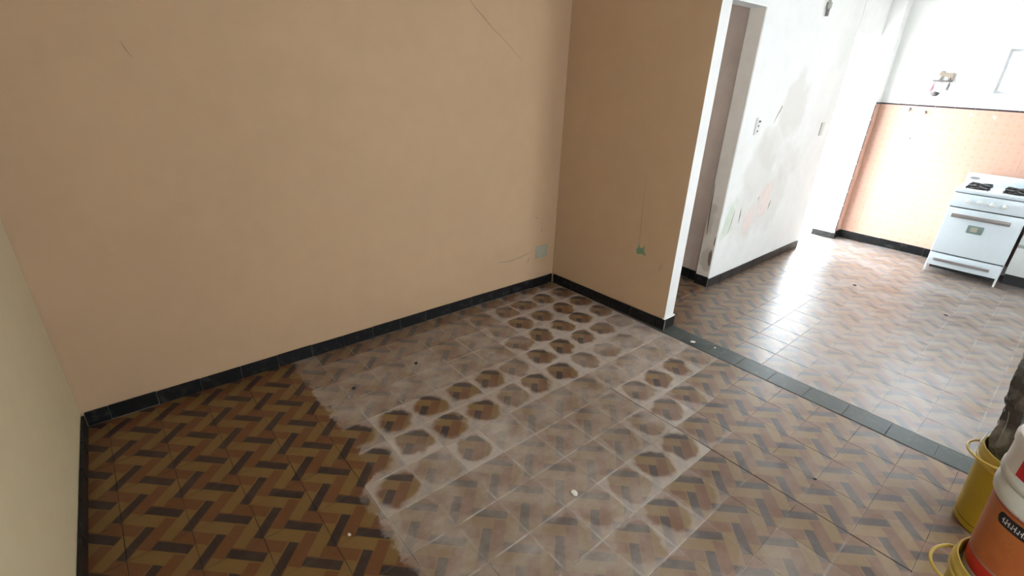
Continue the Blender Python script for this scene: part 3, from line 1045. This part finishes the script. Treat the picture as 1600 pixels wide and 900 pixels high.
def label_mat():
    """printed wrap of the paint bucket: orange field, grey hairlines, red foot band (v = height 0..1)"""
    t = NT('orange_bucket_wrap')
    sep = t.n('ShaderNodeSeparateXYZ')
    t.link(t.uv(), sep.inputs[0])
    v = sep.outputs[1]
    p = t.objco()
    n1 = t.noise(p, 9.0, 5)
    n2 = t.noise(p, 70.0, 3)
    og = t.mix(t.smooth(n1, 0.3, 0.7), (0.36, 0.09, 0.026), (0.46, 0.145, 0.03))
    ramp = t.n('ShaderNodeValToRGB')
    ramp.color_ramp.interpolation = 'CONSTANT'
    t.link(v, ramp.inputs[0])
    e = ramp.color_ramp.elements
    e[0].position, e[0].color = 0.0, (0.50, 0.45, 0.38, 1)
    e[1].position, e[1].color = 0.05, (0.52, 0.03, 0.02, 1)
    for pos_, c_ in ((0.22, (0.30, 0.20, 0.16, 1)), (0.25, (0, 0, 0, 1)), (0.955, (0.30, 0.05, 0.03, 1)), (0.975, (0.50, 0.42, 0.34, 1))):
        k = e.new(pos_)
        k.color = c_
    field = t.math('MULTIPLY', t.math('GREATER_THAN', v, 0.25), t.math('LESS_THAN', v, 0.955))
    c = t.mix(field, ramp.outputs[0], og)
    c = t.mix(t.math('MULTIPLY', t.smooth(n2, 0.66, 0.74), 0.5), c, (0.10, 0.05, 0.03))
    t.set(Base_Color=c, Roughness=0.42)
    return t.m


MAT['wrap'] = label_mat()
MAT['red'] = plain('red_label', (0.48, 0.012, 0.015), 0.4)
MAT['inkblack'] = plain('black_logo', (0.014, 0.010, 0.012), 0.4)
MAT['inkwhite'] = plain('white_lettering', (0.62, 0.60, 0.60), 0.5)


def yellow_bucket(label, loc, rz, fill=None, fold=1.0):
    t = thing('bucket', label, 'bucket', loc, rz, None)
    bm = bmesh.new()
    prof = [(0.0, 0.0), (0.120, 0.0), (0.128, 0.006), (0.1292, 0.030), (0.127, 0.031), (0.127, 0.035), (0.1296, 0.036), (0.1435, 0.300)]
    add_lathe(bm, prof, 56)
    inn = [(0.1435, 0.300), (0.1445, 0.345), (0.1415, 0.347), (0.1395, 0.300), (0.126, 0.040), (0.120, 0.012), (0.0, 0.012)]
    add_lathe(bm, inn, 56)
    bmesh.ops.remove_doubles(bm, verts=bm.verts, dist=1e-5)
    obj('tub', bm, MAT['yellow'], t, 35)
    bm = bmesh.new()
    add_lathe(bm, [(0.1440, 0.296), (0.150, 0.297), (0.1515, 0.302), (0.150, 0.307), (0.1455, 0.309), (0.146, 0.322), (0.151, 0.324),
                   (0.1525, 0.330), (0.150, 0.337), (0.147, 0.345), (0.1485, 0.353), (0.1465, 0.358), (0.1425, 0.358), (0.1405, 0.350), (0.1412, 0.342)], 56)
    obj('rim', bm, MAT['yellowrim'], t, 35)
    bm = bmesh.new()
    add_lathe(bm, [(0.1294, 0.0315), (0.1302, 0.033), (0.1296, 0.0345)], 40)
    obj('foot_line', bm, MAT['yband'], t, 35)
    if fill:
        bm = bmesh.new()
        add_lathe(bm, [(0.0, fill), (0.09, fill), (0.1255 + (fill - 0.04) * 0.052, fill), (0.121, fill - 0.05), (0.0, fill - 0.05)], 40)
        bmesh.ops.remove_doubles(bm, verts=bm.verts, dist=1e-5)
        for v in bm.verts:
            if v.co.z > fill - 0.01 and v.co.xy.length < 0.1:
                v.co.z += 0.0
        obj('residue', bm, MAT['grit'], t, 35)
    return t


def handle_loop(parent, ang, drop, reach, z, mat, r=0.0045):
    """bail folded down outside the rim: a half hoop sticking out at angle ang"""
    bm = bmesh.new()
    pts = []
    for k in range(17):
        a = -1.0 + 2.0 * k / 16
        th = ang + a * 0.62
        rad = 0.149 + reach * math.cos(a * HALF) ** 0.75
        pts.append((rad * math.cos(th), rad * math.sin(th), z - drop * math.cos(a * HALF)))
    add_tube(bm, pts, r, 8)
    return obj('handle', bm, mat, parent, 50)


far_bucket = yellow_bucket('yellow plastic bucket holding a crumpled black bag, beside the border band', (1.505, -1.760, 0), 0.0)
handle_loop(far_bucket, math.radians(118), 0.002, 0.045, 0.338, MAT['yellowrim'])
near_bucket = yellow_bucket('yellow plastic bucket with the orange paint bucket standing inside it', (0.795, -1.800, 0), 0.0, fill=0.30)
handle_loop(near_bucket, math.radians(113), 0.012, 0.050, 0.325, MAT['yellowrim'], 0.005)
bm = bmesh.new()
add_tube(bm, [(1.505 - 0.03, -1.760 + 0.152, 0.352), (1.54, -1.615, 0.375), (1.60, -1.635, 0.372), (1.64, -1.70, 0.36)], 0.0022, 6)
for v in bm.verts:
    v.co = v.co - Vector((1.505, -1.760, 0))
obj('wire_bail', bm, MAT['wire'], far_bucket, 50)

# orange and white paint bucket
ZB = 0.302
pb = thing('paint_bucket', 'white paint bucket with orange wrap and red foot band standing in a yellow bucket', 'bucket', (0.825, -1.800, ZB))


def rbody(z):
    return 0.124 + z * 0.060


bm = bmesh.new()
uvl = None
rings = add_lathe(bm, [(0.0, 0.0), (0.116, 0.0), (0.122, 0.004), (rbody(0.02), 0.02), (rbody(0.30), 0.30)], 64)
bmesh.ops.remove_doubles(bm, verts=bm.verts, dist=1e-5)
obj('tub', bm, MAT['bucketwhite'], pb, 35)
bm = bmesh.new()
nseg = 64
zs = [0.02, 0.09, 0.16, 0.23, 0.298]
rings = add_lathe(bm, [(rbody(z) + 0.0008, z) for z in zs], nseg)
uvl = bm.loops.layers.uv.new('UVMap')
for f in bm.faces:
    for l in f.loops:
        th = math.atan2(l.vert.co.y, l.vert.co.x) / (2 * PI)
        l[uvl].uv = (th, (l.vert.co.z - zs[0]) / (zs[-1] - zs[0]))
obj('wrap', bm, MAT['wrap'], pb, 50)
bm = bmesh.new()
add_lathe(bm, [(rbody(0.298), .298), (.150, .302), (.153, .315), (.153, .333), (.148, .346), (.146, .352), (.152, .358), (.156, .368), (.156, .382), (.150, .392)], 64)
obj('collar', bm, MAT['bucketwhite'], pb, 35)
bm = bmesh.new()
rl = 0.153
add_lathe(bm, [(.149, .388), (rl, .391), (rl + .001, .458), (rl + .005, .461), (rl + .006, .477), (rl + .001, .490), (.142, .497), (.134, .490), (0.0, .488)], 64)
bmesh.ops.remove_doubles(bm, verts=bm.verts, dist=1e-5)
obj('lid', bm, MAT['lidwhite'], pb, 35)
# printed patches follow the curved wall


def patch(name, parent, th0, th1, z0, z1, rad, mat, n=20, round_=0.0):
    bm = bmesh.new()
    cols = []
    for k in range(n + 1):
        s = k / n
        th = th0 + (th1 - th0) * s
        h = (z1 - z0) / 2
        e = 1.0
        if round_:
            d = min(s, 1 - s) / round_
            e = math.sqrt(max(0.0, 1 - (1 - min(d, 1.0)) ** 2)) * 0.999 + 0.001
        zc = (z0 + z1) / 2
        row_ = []
        for zz in (zc - h * e, zc + h * e):
            rr = rad(zz)
            row_.append(bm.verts.new((rr * math.cos(th), rr * math.sin(th), zz)))
        cols.append(row_)
    for a, b in zip(cols[:-1], cols[1:]):
        bm.faces.new((a[0], b[0], b[1], a[1]))
    return obj(name, bm, mat, parent)


D = math.radians
patch('red_label', pb, D(126), D(215), .396, .455, lambda q: rl + .0018, MAT['red'])
patch('logo_plate', pb, D(163), D(127), 0.239, 0.276, lambda q: rbody(q) + .0016, MAT['inkblack'], 24, 0.16)
# illegible white lettering inside the black plate
lx = D(160.0)
for k in range(8):
    w = D(rnd.uniform(2.0, 2.7))
    x0 = lx - D(3.35) * k - D(1.2)
    patch('letter', pb, x0, x0 - w * 0.35, 0.248, 0.268 - (k % 3) * .002, lambda q: rbody(q) + .0021, MAT['inkwhite'], 2)
    patch('letter', pb, x0, x0 - w, 0.250 + (k % 2) * .006, 0.2535 + (k % 2) * .006, lambda q: rbody(q) + .0021, MAT['inkwhite'], 3)

# crumpled black bag standing in the far bucket
t = NT('black_plastic_film')
nz = t.noise(t.objco(), 12.0, 5)
t.set(Base_Color=t.mix(t.smooth(nz, 0.45, 0.7), (0.075, 0.070, 0.063), (0.27, 0.255, 0.235)), Roughness=t.math('MULTIPLY_ADD', nz, 0.2, 0.18))
t.bump(t.noise(t.objco(), 40.0, 4), 0.4, 0.004)
MAT['bag'] = t.m
bm = bmesh.new()
NA, NZ = 44, 46
rings = []
for q in range(NZ + 1):
    s = q / NZ
    zc = 0.016 + s * 0.775
    if zc < 0.34:
        base = 0.108 + 0.012 * min(1, zc / 0.34)
    else:
        u_ = min(1.0, (zc - 0.34) / 0.45)
        base = 0.066 * (1 - u_) ** 0.6 + 0.056
    cx_ = 0.050 * max(0, zc - 0.30) / 0.4
    cy_ = 0.080 * max(0, zc - 0.30) / 0.4
    rg = []
    for k in range(NA):
        th = 2 * PI * k / NA
        pz = Vector((math.cos(th) * 1.25, math.sin(th) * 1.25, zc * 4.2))
        cr = 0.55 * abs(mnoise.noise(pz * 1.3)) + 0.35 * abs(mnoise.noise(pz * 2.9 + Vector((5, 1, 2)))) + 0.10 * abs(mnoise.noise(pz * 6.0))
        amp = 0.075 if zc > 0.33 else 0.02
        rr = base * (1.0 if zc > 0.33 else 1.0) + amp * (cr - 0.28)
        rr = min(rr, 0.121) if zc < 0.36 else rr
        if s > 0.95:
            rr *= 0.55 + 0.45 * (1 - s) / 0.05
        rg.append(bm.verts.new((cx_ + rr * math.cos(th), cy_ + rr * math.sin(th), zc + 0.02 * cr * s)))
    rings.append(rg)
for a, b in zip(rings[:-1], rings[1:]):
    for k in range(NA):
        bm.faces.new((a[k], a[(k + 1) % NA], b[(k + 1) % NA], b[k]))
bm.faces.new(rings[0][::-1])
bm.faces.new(rings[-1])
bag = obj('plastic_bag', bm, MAT['bag'], None, 14)
bag.location = (1.505, -1.760, 0)
tag(bag, 'crumpled shiny black plastic bag standing up out of the yellow bucket', 'bag')

# ------------------------------------------------------------------ small fittings on the walls
MAT['plate'] = plain('white_plate_plastic', (0.74, 0.73, 0.72), 0.4, var=0.03)
MAT['paintedplate'] = plain('painted_over_plate', (0.34, 0.33, 0.26), 0.6)
MAT['oldplate'] = plain('yellowed_plate', (0.60, 0.59, 0.55), 0.5)
MAT['greydot'] = plain('dark_socket_hole', (0.05, 0.05, 0.05), 0.6)

sw = thing('socket_plate', 'white triple socket plate with dark holes on the stained white wall', 'socket', (3.05, YF, 1.30))
box('cover', (-0.038, -0.010, -0.065), (0.038, 0.0, 0.062), MAT['plate'], sw, 0.003)
for k, zz in enumerate((0.035, 0.002, -0.036)):
    m_ = box('insert', (-0.022, -0.0125, zz - 0.013), (0.026, -0.009, zz + 0.013), MAT['plate'], sw, 0.001)
    for xx in ((-0.006, 0.012) if k == 0 else (-0.004,)):
        bm = bmesh.new()
        add_lathe(bm, [(0.0, 0.0), (0.0075, 0.0), (0.0075, 0.003), (0.0, 0.003)], 12)
        bmesh.ops.remove_doubles(bm, verts=bm.verts, dist=1e-5)
        bmesh.ops.rotate(bm, verts=bm.verts, cent=(0, 0, 0), matrix=Matrix.Rotation(HALF, 3, 'X'))
        bmesh.ops.translate(bm, verts=bm.verts, vec=(xx, -0.0112, zz))
        obj('hole', bm, MAT['greydot'], m_, 40)
s2 = thing('light_switch', 'pale light switch plate beside the bright back door opening', 'switch', (4.40, YF, 1.22))
box('cover', (-0.038, -0.010, -0.06), (0.038, 0.0, 0.06), MAT['oldplate'], s2, 0.003)
box('rocker', (-0.012, -0.014, -0.025), (0.012, -0.009, 0.025), MAT['plate'], s2, 0.002)
xs = 1.655
s3 = thing('blank_plate', 'painted over square box cover low on the beige back wall near the corner', 'cover plate', (xs, yb(xs) + SK, 0.30), math.atan(-0.0152))
box('cover', (-0.062, -0.006, -0.052), (0.062, 0.0, 0.052), MAT['paintedplate'], s3, 0.002)
for s in (-1, 1):
    bm = bmesh.new()
    add_lathe(bm, [(0.0, 0.0), (0.004, 0.0), (0.004, 0.0022), (0.0, 0.0022)], 10)
    bmesh.ops.remove_doubles(bm, verts=bm.verts, dist=1e-5)
    bmesh.ops.rotate(bm, verts=bm.verts, cent=(0, 0, 0), matrix=Matrix.Rotation(HALF, 3, 'X'))
    bmesh.ops.translate(bm, verts=bm.verts, vec=(s * 0.04, -0.0055, 0))
    obj('screw', bm, MAT['handle'], s3, 40)

# pipe stub high on the white wall
MAT['pipe'] = plain('grey_pipe', (0.20, 0.175, 0.18), 0.45, 0.3)
MAT['brass'] = plain('dull_coupling', (0.36, 0.36, 0.32), 0.4, 0.5)
pp = thing('pipe_stub', 'grey gas pipe stub with a coupling hanging high on the white wall', 'pipe', (3.775, YF - 0.018, 2.105))
bm = bmesh.new()
add_tube(bm, [(0, 0, 0), (0, 0, 0.055)], 0.0125, 14)
obj('lower_pipe', bm, MAT['pipe'], pp, 40)
bm = bmesh.new()
add_lathe(bm, [(0.0, 0.050), (0.019, 0.050), (0.0205, 0.054), (0.0205, 0.092), (0.019, 0.096), (0.0, 0.096)], 6)
bmesh.ops.remove_doubles(bm, verts=bm.verts, dist=1e-5)
obj('coupling', bm, MAT['brass'], pp)
bm = bmesh.new()
add_tube(bm, [(0, 0, 0.094), (0, 0, 0.30), (0, 0.003, 0.42), (0, 0.018, 0.44), (0, 0.03, 0.445)], 0.010, 12)
obj('upper_pipe', bm, MAT['brass'], pp, 40)

# horse-shaped key rack with things hanging from it
MAT['horse'] = plain('pale_wood', (0.22, 0.175, 0.13), 0.6)
MAT['shelfwood'] = plain('dark_wood', (0.10, 0.08, 0.075), 0.6)
MAT['pink'] = plain('pink_cloth', (0.45, 0.21, 0.23), 0.8)
MAT['greycloth'] = plain('grey_tin', (0.15, 0.14, 0.145), 0.5)
MAT['darkcup'] = plain('dark_metal', (0.07, 0.06, 0.065), 0.5)
KY, KZ = -0.325, 1.668
rack = thing('key_rack', 'small wooden horse-shaped key rack on the white wall above the pink tiles', 'key rack', (XK, KY, KZ))
# silhouette (s to the right in the photo, z up)
sil = [(-.048, .078), (-.060, .058), (-.053, .052), (-.040, .062), (-.034, .040), (-.038, .012), (-.030, .012), (-.022, .044),
       (.020, .044), (.026, .026), (.030, .010), (.042, .010), (.040, .030), (.048, .038), (.052, .012), (.062, .012), (.066, .062), (.060, .076), (.048, .080), (-.008, .078), (-.026, .092), (-.036, .098), (-.042, .092)]
bm = bmesh.new()
f1 = [bm.verts.new((-0.016, -s, zz)) for s, zz in sil]
f2 = [bm.verts.new((-0.002, -s, zz)) for s, zz in sil]
bm.faces.new(f1)
bm.faces.new(f2)
for k in range(len(sil)):
    q = (k + 1) % len(sil)
    bm.faces.new((f1[k], f1[q], f2[q], f2[k]))
obj('horse', bm, MAT['horse'], rack)
box('shelf_bar', (-0.030, -0.066, -0.002), (0.0, 0.082, 0.014), MAT['shelfwood'], rack, 0.002)
for k in range(3):
    bm = bmesh.new()
    yy = 0.058 - 0.055 * k
    add_tube(bm, [(-0.022, yy, 0.0), (-0.022, yy, -0.012), (-0.030, yy, -0.018), (-0.036, yy, -0.010)], 0.0025, 6)
    obj('hook', bm, MAT['darkcup'], rack, 50)
# pink pouch
bm = bmesh.new()
add_lathe(bm, [(0.0, 0.0), (0.006, -0.004), (0.016, -0.030), (0.022, -0.055), (0.016, -0.078), (0.006, -0.085), (0.005, -0.105), (0.0, -0.106)], 20)
bmesh.ops.remove_doubles(bm, verts=bm.verts, dist=1e-5)
bmesh.ops.rotate(bm, verts=bm.verts, cent=(0, 0, 0), matrix=Matrix.Rotation(D(14), 3, 'X'))
for v in bm.verts:
    v.co.x *= 0.55
o = obj('pouch', bm, MAT['pink'], None, 40)
o.location = (XK - 0.032, KY + 0.062, KZ - 0.012)
tag(o, 'small pink pouch hanging at the left of the horse key rack', 'pouch')
# ladle: rod and dark bowl
lad = thing('ladle', 'dark round ladle hanging from the middle of the horse key rack', 'ladle', (XK - 0.034, KY + 0.006, KZ - 0.012))
bm = bmesh.new()
add_tube(bm, [(0.0, 0.0, 0.0), (-0.004, 0.004, -0.03), (-0.008, 0.012, -0.075)], 0.004, 8)
obj('rod', bm, MAT['wire'], lad, 50)
bm = bmesh.new()
add_lathe(bm, [(0.0, -0.028), (0.018, -0.024), (0.032, -0.010), (0.036, 0.004), (0.033, 0.004), (0.029, -0.008), (0.016, -0.020), (0.0, -0.023)], 28)
bmesh.ops.remove_doubles(bm, verts=bm.verts, dist=1e-5)
bmesh.ops.rotate(bm, verts=bm.verts, cent=(0, 0, 0), matrix=Matrix.Rotation(D(20), 3, 'Y'))
bmesh.ops.translate(bm, verts=bm.verts, vec=(-0.016, 0.018, -0.092))
obj('bowl', bm, MAT['darkcup'], lad, 40)
# grey tin opener-like tool
bm = bmesh.new()
add_tube(bm, [(0, 0, 0), (0, 0.004, -0.02), (0, 0.008, -0.06)], [0.006, 0.012, 0.006], 10)
add_tube(bm, [(0, -0.004, -0.01), (0, -0.004, -0.066)], [0.008, 0.004], 8)
o = obj('hanging_tool', bm, MAT['greycloth'], None, 40)
o.location = (XK - 0.032, KY - 0.052, KZ - 0.010)
tag(o, 'small grey metal tool hanging at the right of the horse key rack', 'tool')

# hooks on the tiled wall
for (yy, zz, lab) in ((-0.140, 1.411, 'small grey wall hook high on the pink tiles, leftmost of the row below the trim'),
                      (-0.272, 1.392, 'small dark wall hook on the pink tiles, second from the corner below the trim'),
                      (-0.224, 1.137, 'tiny grey peg alone on the pink tiles below the two wall hooks')):
    h = thing('wall_hook', lab, 'hook', (XK - 0.008, yy, zz), 0, 'hooks on the pink tiles')
    big = zz > 1.2
    bm = bmesh.new()
    add_box(bm, (-0.004, -0.010 if big else -0.006, -0.012 if big else -0.006), (0, 0.010 if big else 0.006, 0.014 if big else 0.006), 0.002, 1)
    obj('backplate', bm, MAT['greycloth'], h, 40)
    bm = bmesh.new()
    if big:
        add_tube(bm, [(-0.003, 0, 0.004), (-0.012, 0, -0.008), (-0.018, 0, -0.022), (-0.026, -0.004, -0.022), (-0.030, -0.010, -0.006)], 0.005, 8)
    else:
        add_tube(bm, [(-0.003, 0, 0), (-0.016, 0, 0.003)], 0.004, 8)
    obj('prong', bm, MAT['greycloth'], h, 50)
for yy, zz in ((-0.62, 1.395), (-0.79, 1.385)):
    plate_on('plaster_patch', [(XK - 0.0082, yy + dy_, zz + dz_) for dy_, dz_ in ((.016, .010), (.004, .013), (-.014, .008), (-.010, -.004), (.002, -.018), (.010, -.006))], (-1, 0, 0), .003, MAT['plate'], wall_kitchen)

# ------------------------------------------------------------------ crumbs on the floor
MAT['chip'] = plain('plaster_chip', (0.66, 0.63, 0.58), 0.9)
MAT['speck'] = plain('dark_crumb', (0.035, 0.028, 0.024), 0.9)


def chip(x, y, size, mat, lab, flat=0.35):
    bm = bmesh.new()
    bmesh.ops.create_icosphere(bm, subdivisions=2, radius=size)
    for v in bm.verts:
        d_ = 1 + 0.5 * mnoise.noise(v.co * (1.2 / size) + Vector((x * 7, y * 5, 1)))
        v.co = Vector((v.co.x * d_ * 1.3, v.co.y * d_, max(-0.3 * size, v.co.z * d_ * flat)))
    zmin = min(v.co.z for v in bm.verts)
    for v in bm.verts:
        v.co.z -= zmin
    o = obj('floor_crumb', bm, mat, None, 30)
    o.location = (x, y, 0.0004)
    o.rotation_euler = (0, 0, rnd.uniform(0, 6))
    tag(o, lab, 'crumb')
    return o


chip(1.852, -0.185, 0.014, MAT['chip'], 'white plaster chip on the dark border band near the partition end')
chip(1.905, -0.315, 0.007, MAT['chip'], 'tiny white plaster crumb on the dark border band past the larger chip')
chip(1.196, -1.194, 0.006, MAT['speck'], 'tiny dark crumb on the tiles right of the long dark joint')
chip(0.280, -0.575, 0.013, MAT['chip'], 'white plaster chip in the middle of the hazy living room floor')
chip(0.248, 0.701, 0.010, MAT['speck'], 'dark crumb on the hazy tiles, nearer the corner of the two dark crumbs')
chip(-0.149, 0.687, 0.009, MAT['speck'], 'dark crumb on the hazy tiles by the left edge of the film')
chip(3.861, -1.169, 0.010, MAT['speck'], 'dark crumb on the kitchen tiles in front of the stove')
chip(3.934, -0.512, 0.012, MAT['speck'], 'flat dark crumb in the bright glare near the back door')
chip(-0.545, -0.18, 0.006, MAT['chip'], 'small pale crumb on the clean brown tiles near the left wall')
